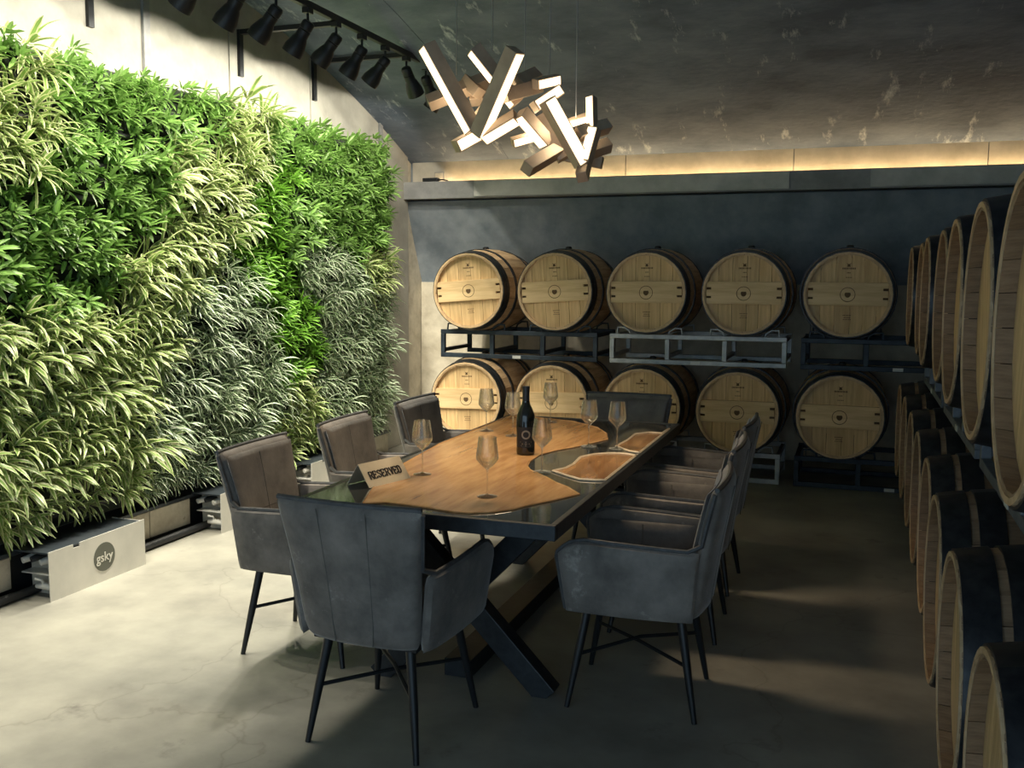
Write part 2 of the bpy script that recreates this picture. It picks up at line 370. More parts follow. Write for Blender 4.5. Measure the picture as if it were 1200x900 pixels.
def make_barrel(plain=False):
    t = thing('wine_barrel', 'oak barrel', 'barrel')
    da = 2*PI/NST
    sm = arc_shell(0, BL, -da/2+.004, da/2-.004, brad, lambda q: brad(q)-.022, 10, 1).mesh('stave', M['stave_shaded' if plain else 'stave'])
    for k in range(NST):
        o = link('stave', sm, t); o.rotation_euler = (0, da*(k+.5), 0)
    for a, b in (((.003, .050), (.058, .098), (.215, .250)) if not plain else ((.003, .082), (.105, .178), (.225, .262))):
        for mir in (0, 1):
            a_, b_ = (a, b) if not mir else (BL-b, BL-a)
            arc_shell(a_, b_, 0, 2*PI, lambda q: brad(q)+.006, lambda q: brad(q)-.004, 1, 40).obj('hoop', M['hoop'], t, smooth=True)
    ri = RH-.013
    arc_shell(-.004, .012, 0, 2*PI, lambda q: RH-.001, lambda q: RH-.0145, 1, 40).obj('chime', M['rim'], t, smooth=True)
    # head boards
    edges = [-ri, -.185, -.085, .02, .105, .195, ri]
    for a, b in zip(edges[:-1], edges[1:]):
        a += .0012; b -= .0012; n = 5
        up = [(a+(b-a)*i/n, math.sqrt(max(0, ri*ri-(a+(b-a)*i/n)**2))) for i in range(n+1)]
        pl = up+[(x, -z) for x, z in reversed(up)]
        pl = [q for i, q in enumerate(pl) if i == 0 or (abs(q[0]-pl[i-1][0])+abs(q[1]-pl[i-1][1])) > 1e-5]
        if abs(pl[0][0]-pl[-1][0])+abs(pl[0][1]-pl[-1][1]) < 1e-5: pl.pop()
        MB().prism(pl, lambda u, v, h: (u, h, v), .034, .055).obj('head_board', M['head'], t)
    MB().lathe([(ri, BL-.02), (.001, BL-.02)], 32, ax='y').obj('rear_head', M['head'], t)
    MB().lathe([(.028, RB-.004), (.026, RB+.012), (.018, RB+.018), (.001, RB+.018)], 14).obj('bung', M['blk'], t, smooth=True, loc=(0, BL/2, 0))
    if plain: return t
    # crossbar with notched ends
    zt, zb = .085, -.078; x1 = math.sqrt(ri*ri-.085**2)-.004
    cb = [(-x1, zb), (x1, zb), (x1, -.035), (x1-.035, -.035), (x1-.035, -.02), (x1, -.02), (x1, .028), (x1-.035, .028), (x1-.035, .045), (x1, .045), (x1, zt),
          (-x1, zt), (-x1, .045), (-x1+.035, .045), (-x1+.035, .028), (-x1, .028), (-x1, -.02), (-x1+.035, -.02), (-x1+.035, -.035), (-x1, -.035)]
    c = MB().prism(cb, lambda u, v, h: (u, h, v), .008, .034).obj('crossbar', M['cross'], t, bevel=.0015)
    y = .0075
    ring = MB(); n = 28
    for k in range(n):
        ring.v += [(r*math.sin(2*PI*k/n), y, r*math.cos(2*PI*k/n)) for r in (.052, .0475)]
    ring.f = [(2*k, 2*((k+1) % n), 2*((k+1) % n)+1, 2*k+1) for k in range(n)]
    # emblem: a shield with two small bars either side
    ring.obj('emblem_ring', M['ink'], c); ring = MB()
    ring.add([(.021*math.cos(PI+PI*k/8), y, .004+.026*math.sin(PI+PI*k/8)) for k in range(9)]+[(.017, y, .014), (-.017, y, .014)], [tuple(range(11))])
    for sx in (-1, 1):
        for zz in (-.0275, .0365): MB().add([(sx*(x1-.036), y+.02, zz-.009), (sx*x1, y+.02, zz-.009), (sx*x1, y+.02, zz+.009), (sx*(x1-.036), y+.02, zz+.009)], [(0, 1, 2, 3)]).obj('notch', M['ink'], c)
    ring.obj('emblem', M['ink'], c)
    br = MB(); y = .0332
    br.add([(-.012, y, .196), (.012, y, .196), (.008, y, .212), (.016, y, .222), (0, y, .214), (-.016, y, .222), (-.008, y, .212)], [tuple(range(7))])
    r2 = random.Random(3)
    for z, w, h in ((.178, .085, .012), (.150, .022, .007), (.118, .036, .006), (-.150, .055, .006), (-.166, .04, .005), (-.180, .05, .005)):
        x = -w/2
        while x < w/2:
            q = r2.uniform(.004, .007)
            br.add([(x, y, z), (x+q, y, z), (x+q, y, z+h), (x, y, z+h)], [(0, 1, 2, 3)]); x += q+.003
    tag(br.obj('brand_mark', M['ink'], t), kind='stuff')
    return t
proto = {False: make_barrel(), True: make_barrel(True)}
fresh = {False, True}
def barrel(loc, rz, roll, label, group, plain=False):
    if plain in fresh:
        o = proto[plain]; fresh.discard(plain)
    else: o = dup(proto[plain], (0, 0, 0))
    o.location = loc
    o.rotation_euler = (Matrix.Rotation(rz, 3, 'Z') @ Matrix.Rotation(roll, 3, 'Y')).to_euler()
    tag(o, label, 'barrel', group)
YB, X0, Z1, Z2 = 7.282, -2.938, 1.428, .5512
racks = ['black rack near the plant wall', 'pale grey rack', 'black rack beside the side row']
cols = [('left', 0, 'in the corner'), ('right', 0, 'next to the pale rack'), ('a', 1, 'on the plant side'), ('b', 1, 'on the side row side'), ('c', 2, '')]
for i in range(5):
    for tier, z in (('upper', Z1), ('lower', Z2)):
        nm, rk, side = cols[i]
        roll = {0: -.07, 1: -.06}.get(i, 0.0)*(1 if tier == 'upper' else .4)+random.uniform(-.012, .012)
        lab = ('oak barrel lying %s the %s %s' % ('on' if tier == 'upper' else 'beneath', racks[rk], side)).strip()
        barrel((X0+.72*i-(.02 if tier == 'lower' else 0), YB+random.uniform(-.015, .015), z), 0, roll, lab, 'barrels along the back wall')
YS = [1.95+.76*k for k in range(7)]; YL = [1.92+.70*k for k in range(8)]
XU = [.275, .287, .295, .315, .305, .325, .312]; XL = [.262, .260, .268, .285, .29, .296, .296, .296]
nth = ['eighth', 'seventh', 'sixth', 'fifth', 'fourth', 'third', 'second', 'first']
for k in range(7):
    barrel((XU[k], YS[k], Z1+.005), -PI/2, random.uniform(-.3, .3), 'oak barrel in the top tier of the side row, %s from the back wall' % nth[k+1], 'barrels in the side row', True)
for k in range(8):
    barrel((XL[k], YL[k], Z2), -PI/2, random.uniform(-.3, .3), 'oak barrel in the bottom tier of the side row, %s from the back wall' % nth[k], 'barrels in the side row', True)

# ------------------------------------------------------------------ barrel racks (two-barrel steel frames, origin at centre of the front rail, on z=0 of the rack)
def make_rack(m, label, group, w=1.34, z0=0, z1=.23, seat=.36):
    t = thing('barrel_rack', label, 'rack', group=group)
    yf, yr, s = 0, .585, .036
    for y in (yf, yr):
        MB().bar((-w/2, y, z1-s/2), (w/2, y, z1-s/2), s).obj('top_rail', m, t, bevel=.004)
        MB().bar((-w/2, y, z0+s/2), (w/2, y, z0+s/2), s).obj('bottom_rail', m, t, bevel=.004)
        for k in range(4):
            x = -w/2+s/2+(w-s)*k/3
            MB().bar((x, y, z0+s), (x, y, z1-s), s, up=(1,0,0)).obj('upright', m, t, bevel=.004)
        for bx in (-seat, seat):    # bent-rod cradles that hold the barrel
            for sg in (-1, 1):
                pts = [(bx+sg*.148, y, z1-.005), (bx+sg*.158, y, z1+.024), (bx+sg*.198, y, z1+.048), (bx+sg*.248, y, z1+.048), (bx+sg*.254, y, z1-.005)]
                MB().tube(pts, .008, 6).obj('cradle', m, t, smooth=True)
    for x in (-w/2+s/2, -w/2+s/2+(w-s)/3, w/2-s/2-(w-s)/3, w/2-s/2):
        for z in (z0+.060, z1-s/2-.006):
            MB().bar((x, yf+s/2-.004, z), (x, yr-s/2+.004, z), s*.8).obj('cross_tube', m, t)
    MB().box((-.035, -s/2-.004, z0+.006), (.035, -s/2, z0+.030)).obj('tag_plate', M['tagw'], t)
    return t
RZ = .876
rb1 = make_rack(M['rack_blk'], 'black steel barrel rack between tiers near the plant wall', 'barrel racks'); rb1.location = (X0+.36, 7.45, RZ)
rg1 = make_rack(M['rack_grey'], 'pale grey steel barrel rack between tiers on the back wall', 'barrel racks'); rg1.location = (X0+.72*2.5, 7.45, RZ)
rb2 = dup(rb1, (X0+.72*4+.36, 7.45, RZ), 0, 'black steel barrel rack between tiers in the far corner beside the side row')
dup(rb1, (X0+.34, 7.45, 0), 0, 'black steel barrel rack on the floor near the plant wall')
dup(rg1, (X0+.72*2.5-.02, 7.45, 0), 0, 'pale grey steel barrel rack standing on the floor')
dup(rb1, (X0+.72*4+.34, 7.45, 0), 0, 'black steel barrel rack on the floor in the far corner')
rs = make_rack(M['rack_side'], 'dark grey steel barrel rack between tiers of the side row', 'barrel racks', w=1.36, seat=.38)
rf = make_rack(M['rack_side'], 'dark grey steel barrel rack on the floor under the side row', 'barrel racks', w=1.36, seat=.35)
n2 = ['nearest the open end', 'third from the back wall', 'second from the back wall', 'first from the back wall']
for k in range(4):
    yc = (YS[6]-.38)-1.52*k; yf = (YL[7]-.35)-1.40*k
    if k == 0: rs.location = (.455, yc, RZ); rs.rotation_euler = (0, 0, -PI/2); rs['label'] = 'dark grey steel rack between tiers of the side row, '+n2[3]
    else: dup(rs, (.455, yc, RZ), -PI/2, 'dark grey steel rack between tiers of the side row, '+n2[3-k])
    lab = 'dark grey steel rack on the floor under the side row, '+n2[3-k]
    if k == 0: rf.location = (.445, yf, 0); rf.rotation_euler = (0, 0, -PI/2); rf['label'] = lab
    else: dup(rf, (.445, yf, 0), -PI/2, lab)

# ------------------------------------------------------------------ dining table
TZ = .76
A = (-1.84, 2.875); B = (-.865, 5.19)
t = thing('dining_table', 'river dining table with walnut slabs in smoky resin and a black steel frame', 'table', ((A[0]+B[0])/2, (A[1]+B[1])/2, 0))
tx, ty = t.location.x, t.location.y
def L(x, y, z): return (x-tx, y-ty, z)
def rim(x0, x1, y0, y1): return L(x0, y0, TZ-.052), L(x1, y1, TZ-.002)
ew = .022
for a, b in (((A[0], A[1]), (B[0], A[1]+ew)), ((A[0], B[1]-ew), (B[0], B[1])), ((A[0], A[1]+ew), (A[0]+ew, B[1]-ew)), ((B[0]-ew, A[1]+ew), (B[0], B[1]-ew))):
    MB().box(L(a[0], a[1], TZ-.052), L(b[0], b[1], TZ-.001)).obj('edge_rail', M['tmetal'], t, bevel=.003)
MB().box(L(A[0]+ew, A[1]+ew, TZ-.04), L(B[0]-ew, B[1]-ew, TZ-.003)).obj('resin_top', M['resin'], t)
def clampx(q):
    q = at(q[0], q[1], 2, TZ); return (min(max(q.x, A[0]+ew+.001), B[0]-ew-.001), min(max(q.y, A[1]+ew+.001), B[1]-ew-.001))
slabs = [
 ([(425,590),(452,589),(480,592),(507,596),(530,600),(551,601.5),(580,600),(600,597),(617,592.5),(645,587),(679,579),(666,571),(653,566),(640,559),(631,555),(622,551),(618,546),(621,540),(632,533),(650,528),(672,524),(690,520),(712,515),(711,508),(700,501),(672,494),(646,491),(612,487.5),(598,487),(560,499),(535,508),(515,520),(490,534),(470,545),(445,560)], M['slabw']),
 ([(648,552),(662,549),(672,544),(680,536),(696,532.6),(712,531.5),(726,531.6),(740,533),(752,535),(740,544),(728,555),(716,563.5),(698,563),(680,562),(666,558)], M['slab_dark']),
 ([(722,523),(735,516),(744,509),(760,507),(775,508),(790,503),(776,514),(756,531),(738,529)], M['slab_dark']),
]
for px, m in slabs:
    pl = [clampx(q) for q in px]
    # finer, slightly wavy live edge
    out = []
    for i, a in enumerate(pl):
        b = pl[(i+1) % len(pl)]
        for s_ in range(3):
            f_ = s_/3; out.append((a[0]+(b[0]-a[0])*f_, a[1]+(b[1]-a[1])*f_))
    area = sum(out[i-1][0]*out[i][1]-out[i][0]*out[i-1][1] for i in range(len(out)))
    if area < 0: out.reverse()
    sl = MB().prism(out, lambda u, v, h: L(u, v, h), TZ-.03, TZ).obj('wood_slab', m, t)
    e = MB(); n = len(out); cx = sum(q[0] for q in out)/n; cy = sum(q[1] for q in out)/n
    pts = [Vector(L(q[0], q[1], TZ-.001)) for q in out]
    e.tube(pts+[pts[0]], .004 if m is M['slabw'] else .007, 5, cap=False); e.obj('live_edge', M['bark'] if m is M['slab_dark'] else m, sl)
# base: two crossed trestles, a long beam and top plates
for yy in (3.30, 4.88):
    for sg in (-1, 1):
        MB().bar(L(tx-sg*.34, yy+sg*.012, .70), L(tx+sg*.34, yy+sg*.012, .0), .085, .075, up=(0,1,0)).obj('trestle_leg', M['tmetal'], t, bevel=.003)
    MB().box(L(tx-.42, yy-.05, .688), L(tx+.42, yy+.05, .708)).obj('top_plate', M['tmetal'], t)
MB().box(L(-1.45, 3.345, 0), L(-1.34, 4.835, .07)).obj('beam', M['tmetal'], t, bevel=.003)

# ------------------------------------------------------------------ chairs (face +Y)
def make_chair():
    t = thing('armchair', 'charcoal suede dining armchair', 'chair')
    def back(u, v):
        a = 2*u-1
        k = 1-.10*max(0, 1-v/.13)**2
        return (a*k*(.212+.048*v**1.4), -.232-.075*v**1.3+.035*a*a*(1-.5*v), .365+.475*v)
    MB().slab(back, .062, 14, 14, 10).obj('backrest', M['fab'], t, smooth=True)
    def pad(u, v):
        a = 2*u-1; w = .30+.66*v
        return (a*(.197+.048*w**1.4), -.232-.075*w**1.3+.035*a*a*(1-.5*w)+.030, .365+.475*w)
    MB().slab(pad, .022, 12, 10, 10).obj('back_pad', M['fab_in'], t, smooth=True)
    for s in (-1, 1):
        def arm(u, v, s=s):
            top = .255+.02*u
            if u > .8: top -= .06*((u-.8)/.2)**2
            return (s*(.222+.030*v+.012*math.sin(PI*u)), -.215+.475*u-.02*v*(1-u)-.03*(1-v)*u, .365+top*v)
        MB().slab(arm if s == 1 else (lambda u, v, f=arm: f(1-u, v)), .055, 12, 9, 10).obj('armrest', M['fab'], t, smooth=True)
        def ipad(u, v, s=s):
            return (s*(.192+.030*v), -.17+.41*u, .43+.165*v)
        MB().slab(ipad if s == 1 else (lambda u, v, f=ipad: f(1-u, v)), .025, 8, 6, 6).obj('arm_pad', M['fab_in'], t, smooth=True)
        # piping along arm top and up the back edge
        pts = [arm(1, v) for v in (.05, .3, .55, .8, .95)]+[arm(u, 1) for u in (.99, .95, .9, .8, .6, .4, .2, .08)]
        pts += [Vector(back(.5+s*.5, v))+Vector((0, .004, 0)) for v in (.58, .7, .85, .97)]
        MB().tube(pts, .0085, 6).obj('piping', M['pipe'], t, smooth=True)
    def seat(u, v): 
        a = 2*u-1; return (a*.205, -.20+.46*v, .43+.012*(1-a*a))
    MB().slab(seat, .115, 10, 10, 8).obj('seat', M['fab_in'], t, smooth=True)
    top = [((2*k/10-1)*.258, -.306+.018*(2*k/10-1)**2, .840) for k in range(11)]
    MB().tube(top, .0095, 6).obj('piping', M['pipe'], t, smooth=True)
    for q in (-.34, .34):
        pts = []
        for k in range(8):
            v = .03+.94*k/7; b = Vector(back(.5+q/2, v)); pts.append(b+Vector((0, -.0305, 0)))
        MB().tube(pts, .0018, 5).obj('seam', M['seam'], t, smooth=True)
    pts = [Vector(pad(.5, .05+.9*k/6))+Vector((0, .011, .0)) for k in range(7)]
    MB().tube(pts, .0022, 5).obj('seam', M['seam'], t, smooth=True)
    pts = [Vector(pad(.03+.94*k/8, .22))+Vector((0, .011, .0)) for k in range(9)]
    MB().tube(pts, .0022, 5).obj('seam', M['seam'], t, smooth=True)
    for s in (-1, 1):
        MB().tube([(s*.177, .03, .44), (s*.179, .03, .50), (s*.196, .03, .59)], .0022, 5).obj('seam', M['seam'], t, smooth=True)
    MB().box((-.19, -.2, .355), (.19, .22, .372)).obj('base_plate', M['leg'], t)
    for sx in (-1, 1):
        for sy, fy in ((-1, -.228), (1, .228)):
            MB().tube([(sx*.15, sy*.165, .368), (sx*.178, (sy*.165+fy)/2, .18), (sx*.203, fy, 0)], [.0165, .0145, .0095], 10).obj('leg', M['leg'], t, smooth=True)
        MB().tube([(sx*.176, -.197, .19), (0, 0, .215 if sx > 0 else .198), (-sx*.176, .197, .19)], .0075, 6).obj('stretcher', M['leg'], t, smooth=True)
    return t
ch = make_chair(); ch.location = (-1.445, 2.905, 0); ch.rotation_euler = (0, 0, -.05)
ch['label'] = 'charcoal suede armchair at the table end nearest the RESERVED sign'; ch['group'] = 'armchairs around the table'
for x, y, rz, lab in [
    (-2.085, 3.465, -PI/2+.02, 'charcoal suede armchair on the plant wall side, closest to the RESERVED sign'),
    (-2.085, 4.235, -PI/2+.03, 'charcoal suede armchair on the plant wall side, middle of three'),
    (-2.085, 5.06, -PI/2-.02, 'charcoal suede armchair on the plant wall side, closest to the barrels'),
    (-.705, 3.45, PI/2+.04, 'charcoal suede armchair on the side row side, farthest from the back wall'),
    (-.735, 4.22, PI/2+.02, 'charcoal suede armchair on the side row side, middle of three'),
    (-.755, 4.89, PI/2-.02, 'charcoal suede armchair on the side row side, closest to the back wall'),
    (-1.27, 5.44, PI, 'charcoal suede armchair at the table end facing away from the back barrels')]:
    dup(ch, (x, y, 0), rz, lab)

# ------------------------------------------------------------------ tableware
def make_glass():
    t = thing('wine_glass', 'wine glass', 'glass')
    k = .012
    MB().lathe([(.001, 0), (.036, 0), (.037, .0015), (.030, .003), (.010, .005), (.004, .010), (.001, .012)], 28).obj('foot', M['glass'], t, smooth=True)
    MB().lathe([(.0038, .008), (.0030, .03), (.0030, .085), (.0045, .099)], 12, True, True).obj('stem', M['glass'], t, smooth=True)
    o = [(.001, .098), (.005, .099), (.022, .114), (.038, .133), (.0405, .139), (.0400, .150), (.0365, .18), (.0315, .216)]
    i = [(r-.0011 if r > .006 else r*.6, z+.0015) for r, z in reversed(o[1:])]; i[0] = (o[-1][0]-.001, o[-1][1]); i.append((.001, .1025))
    MB().lathe(o+i, 32).obj('bowl', M['glass'], t, smooth=True)
    return t
gl = make_glass()
gs = [((495,558), 'wine glass standing just behind the RESERVED sign'), ((571,584), 'wine glass at the table end, between RESERVED sign and slab tip'),
      ((570,507), 'wine glass by the middle armchair on the plant wall side'), ((601,513), 'wine glass beside the bottle on its plant wall side'),
      ((645,497), 'wine glass at the far end of the main slab behind the bottle'), ((635,555), 'wine glass beside the bottle at the dark resin bay'),
      ((690,525), 'wine glass on the dark resin beside the small slab'), ((723,528), 'wine glass at the far corner of the small slab')]
for i, (px, lab) in enumerate(gs):
    q = at(px[0], px[1]-2, 2, TZ); loc = (q.x, q.y, TZ)
    if i == 0: gl.location = loc; gl['label'] = lab; gl['group'] = 'wine glasses on the table'
    else: dup(gl, loc, random.uniform(0, 6), lab)
q = at(616, 532, 2, TZ)
bt = thing('wine_bottle', 'dark wine bottle with black label standing on the walnut slab', 'bottle', (q.x, q.y, TZ), .34)
MB().lathe([(.001, .006), (.030, 0), (.040, .004), (.0415, .012), (.0415, .150), (.039, .175), (.030, .200), (.019, .222), (.0155, .240), (.0150, .262)], 32).obj('body', M['btl'], bt, smooth=True)
MB().lathe([(.0160, .225), (.0157, .262), (.0152, .290), (.0168, .291), (.0168, .302), (.001, .303)], 24).obj('capsule', M['foil'], bt, smooth=True)
lb = MB()
for k in range(13):
    a = -PI/2-1.15+2.3*k/12
    lb.v += [(.0420*math.cos(a), .0420*math.sin(a), z) for z in (.035, .125)]
lb.f = [(2*k, 2*k+2, 2*k+3, 2*k+1) for k in range(12)]
lo = lb.obj('label', M['lbl'], bt)
em = MB(); n = 20
def onb(x, z): a = -PI/2+x/.042; return (.0426*math.cos(a), .0426*math.sin(a), z)
em.v = [onb(r*math.cos(2*PI*k/n), .092+r*math.sin(2*PI*k/n)) for k in range(n) for r in (.020, .013)]
em.f = [(2*k, 2*((k+1) % n), 2*((k+1) % n)+1, 2*k+1) for k in range(n)]
for z, w in ((.058, .026), (.050, .018), (.042, .022)): em.add([onb(-w, z), onb(0, z), onb(w, z), onb(w, z+.003), onb(0, z+.003), onb(-w, z+.003)], [(0,1,4,5), (1,2,3,4)])
em.obj('print', M['lbl2'], lo)
# text helper: font outline turned into a mesh
def text_mesh(name, body, size, m, offset=0, extr=.0004, shear=0, spacing=1):
    cu = bpy.data.curves.new(name, 'FONT'); cu.body = body; cu.size = size; cu.align_x = 'CENTER'; cu.align_y = 'CENTER'
    cu.offset = offset; cu.extrude = extr; cu.shear = shear; cu.space_character = spacing; cu.resolution_u = 3
    o = bpy.data.objects.new(name, cu); COL.objects.link(o)
    me = bpy.data.meshes.new_from_object(o.evaluated_get(bpy.context.evaluated_depsgraph_get())); me.name = name
    bpy.data.objects.remove(o); me.materials.clear(); me.materials.append(m)
    return me
# RESERVED tent card
f0 = at(433,572,2,TZ); f1 = at(481,560,2,TZ)
mid = (f0+f1)/2; d = (f1-f0).normalized(); wid = (f1-f0).length; hg, dp = .082, .058
sg = thing('tent_card', 'folded cream RESERVED tent card on the table end', 'sign', (mid.x, mid.y, TZ), math.atan2(d.y, d.x))
th = .003
MB().prism([(0, 0), (th, 0), (dp, hg-th), (dp, hg)], lambda a, b, h: (h, a, b), -wid/2, wid/2).obj('front_face', M['card'], sg)
MB().prism([(2*dp, 0), (dp, hg), (dp, hg-th), (2*dp-th, 0)], lambda a, b, h: (h, a, b), -wid/2, wid/2).obj('rear_face', M['card'], sg)
an = math.atan2(hg, dp)
# heavy slab lettering built from strokes
GL = {'R': [(0,0,0,7),(0,7,3.6,7),(3.6,7,4.2,5.4),(4.2,5.4,3.4,3.7),(3.4,3.7,0,3.7),(2,3.7,4.3,0),(-.6,0,1,0),(3.6,0,5,0),(-.6,7,0,7)],
      'E': [(0,0,0,7),(-.6,7,4,7),(-.6,0,4,0),(0,3.6,2.6,3.6),(4,7,4,5.4),(4,0,4,1.6),(2.6,4.4,2.6,2.8)],
      'S': [(4,5.2,4,7),(4,6.6,2,7),(2,7,.3,6.4),(.3,6.4,.2,4.8),(.2,4.8,3.6,3),(3.6,3,4,1.2),(4,1.2,2.2,0),(2.2,0,.2,.5),(.2,.1,.2,1.9)],
      'V': [(.3,7,2.2,0),(4.2,7,2.3,0),(-.5,7,1.2,7),(3.3,7,5,7)],
      'D': [(0,0,0,7),(-.6,7,2.6,7),(2.6,7,4.1,5.2),(4.1,5.2,4.1,1.8),(4.1,1.8,2.6,0),(2.6,0,-.6,0)]}
tm = MB(); u = .0036; adv = 6.2
for i, chh in enumerate('RESERVED'):
    ox = (i-3.5)*adv-2
    for x0, y0, x1, y1 in GL[chh]:
        vert = abs(y1-y0) > abs(x1-x0)
        tm.bar(((ox+x0)*u, (y0-3.5)*u*1.15, 0), ((ox+x1)*u, (y1-3.5)*u*1.15, 0), (1.9 if vert else 1.15)*u, .0006)
lt = tm.obj('lettering', M['black_ink'], bpy.data.objects['front_face'])
lt.rotation_euler = (an, 0, 0); lt.location = (0, dp*.46-.0009, hg*.46+.0006)

# ------------------------------------------------------------------ chandelier
CY = 4.0
chd = thing('chandelier', 'angular chandelier of bronze box beams with glowing warm strips above the table', 'chandelier', (at(605,130,1,CY).x, CY, 2.0))
cb = Vector(chd.location)
def cbar(p, q, w, led=None, side=0, ya=0, yb=0, name='beam', dark=False):
    """beam between two pixels at depth offsets ya, yb; led strip on the face turned 'side' (-1 left, 0 to camera, 1 right)"""
    P = at(p[0], p[1], 1, CY+ya)-cb; Q = at(q[0], q[1], 1, CY+yb)-cb
    d = (Q-P).normalized(); toc = (Vector((0, 0, H))-cb-(P+Q)/2).normalized()
    toc = toc+Vector((0, 0, -.45)); toc = (toc-d*toc.dot(d)).normalized(); perp = d.cross(toc).normalized()
    if perp.dot(rt) < 0: perp = -perp
    a = side*.80
    n = (toc*math.cos(a)+perp*math.sin(a)).normalized()
    o = MB().bar(P, Q, w, w, up=n).obj(name, M['bronze'], chd, bevel=.002)
    if led:
        e0 = P+d*.006; e1 = Q-d*.006
        MB().bar(e0+n*(w/2+.0005), e1+n*(w/2+.0005), w*.80, .004, up=n).obj('led_strip', M['led'], o)
    return o
w = .062
cbar((500,53), (555,153), w, True, -1, -.10, -.02)
cbar((604,58), (561,158), w, True, 1, -.16, -.05)
cbar((555,57), (606,122), w*.9, True, -1, .02, .10)
cbar((566,161), (606,137), w*.85, True, .35, -.04, -.06)
cbar((610,132), (641,168), w*.9, True, -.7, -.07, .03)
cbar((534,172), (577,148), w*.9, True, -.3, -.02, .10)
cbar((502,121), (585,88), w*.9, False, .5, .08, .20)
cbar((546,94), (562,110), w*.8, False, .5, .16, .10)
cbar((591,112), (632,101), w*.95, False, -.6, .02, .14)
cbar((552,116), (600,112), w*.8, False, .5, .18, .20)
cbar((607,98), (629,88), w*.9, False, .6, .12, .22)
cbar((627,99), (654,93), w*.7, True, .3, .06, .16)
cbar((626,126), (656,106), w*.75, True, -.6, .0, .1)
cbar((641,117), (683,193), w*.95, True, .8, -.12, -.02)
cbar((693,114), (694,152), w*.6, True, -.6, .06, .02)
cbar((697,150), (686,190), w*.75, True, -.7, .0, -.03)
cbar((641,153), (692,136), w*.5, True, .2, .08, .12)
cbar((676,158), (712,148), w*.8, False, -.6, -.04, .10)
cbar((684,180), (714,170), w*.8, False, .5, .06, .14)
cbar((652,180), (706,191), w*.8, False, .6, .12, .14)
cbar((682,208), (688,180), w*.75, False, .7, -.08, .08)
cbar((617,198), (664,170), w*.85, False, .6, -.14, .10)
cbar((600,167), (632,158), w*.6, True, .0, .02, .08)
cbar((633,136), (662,186), w*1.0, False, .5, .04, .06)
cbar((560,140), (575,120), w*.7, False, .5, .1, .14)
cbar((640,128), (655,140), w*.7, False, -.5, .08, .14)
for px, ya in (((530,120), 0), ((600,130), 0), ((668,160), 0)):
    q = at(px[0], px[1], 1, CY+ya)
    L_ = bpy.data.lights.new('glow', 'SPOT'); L_.energy = CHAND_W; L_.color = (1, .78, .52); L_.shadow_soft_size = .09
    L_.spot_size = math.radians(118); L_.spot_blend = .8
    lo = link('glow', L_, chd); lo.location = Vector((q.x, q.y, 1.90))-cb
for px in ((540,128), (622,150), (668,138)):   # light spilling between the beams
    q = at(px[0], px[1], 1, CY+.04)
    L_ = bpy.data.lights.new('glow', 'POINT'); L_.energy = 1.3; L_.color = (1, .80, .56); L_.shadow_soft_size = .05
    lo = link('glow', L_, chd); lo.location = q-cb
for px, ya in (((535,88), .12), ((577,60), .06), ((675,138), .10), ((615,92), .16), ((644,100), .14)):
    q = at(px[0], px[1], 1, CY+ya)
    MB().tube([q-cb, Vector((q.x, q.y, vault(q.y)-.004))-cb], .0022, 6).obj('suspension_wire', M['wire'], chd)

# ------------------------------------------------------------------ track lighting
RX, RZ2 = -3.12, 3.13
rail = thing('light_track', 'black light track on brackets high on the pale wall', 'light track', (RX, 2.2, RZ2))
MB().box((-.018, 0, -.02), (.018, 5.15, .02)).obj('rail', M['blk'], rail, bevel=.003)
for y in (2.9, 4.285, 5.63, 6.56):
    bk = MB(); bk.box((XW-RX+.02, y-2.2-.018, -.017), (-.017, y-2.2+.018, .013)); bk.obj('bracket_arm', M['blk'], rail)
    MB().box((XW-RX, y-2.2-.02, -.285), (XW-RX+.022, y-2.2+.02, .013)).obj('bracket_post', M['blk'], rail)
def make_head():
    t = thing('track_spotlight', 'black spotlight head hanging from the light track', 'spotlight', group='spotlights on the light track')
    MB().box((-.022, -.03, -.052), (.022, .03, -.020)).obj('adapter', M['blk'], t, bevel=.003)
    MB().tube([(0, 0, -.05), (0, 0, -.115)], .008, 8).obj('stem', M['blk'], t, smooth=True)
    MB().lathe([(.001, .02), (.030, .02), (.038, .008), (.038, -.03), (.034, -.034), (.038, -.038), (.038, -.08), (.045, -.095), (.062, -.155), (.063, -.195), (.057, -.195), (.055, -.158), (.034, -.10)], 20).obj('housing', M['blk'], t, smooth=True, loc=(0, 0, -.115))
    MB().lathe([(.027, -.118), (.036, -.135), (.038, -.150), (.001, -.160)], 18).obj('bulb', M['bulb'], t, smooth=True, loc=(0, 0, -.115))
    return t
hd = make_head()
heads = []
NTH = ['first', 'second', 'third', 'fourth', 'fifth', 'sixth', 'seventh', 'eighth', 'ninth', 'tenth', 'eleventh', 'twelfth', 'thirteenth', 'fourteenth', 'fifteenth']
yl = [5.2+.335*k for k in range(-8, 7)]
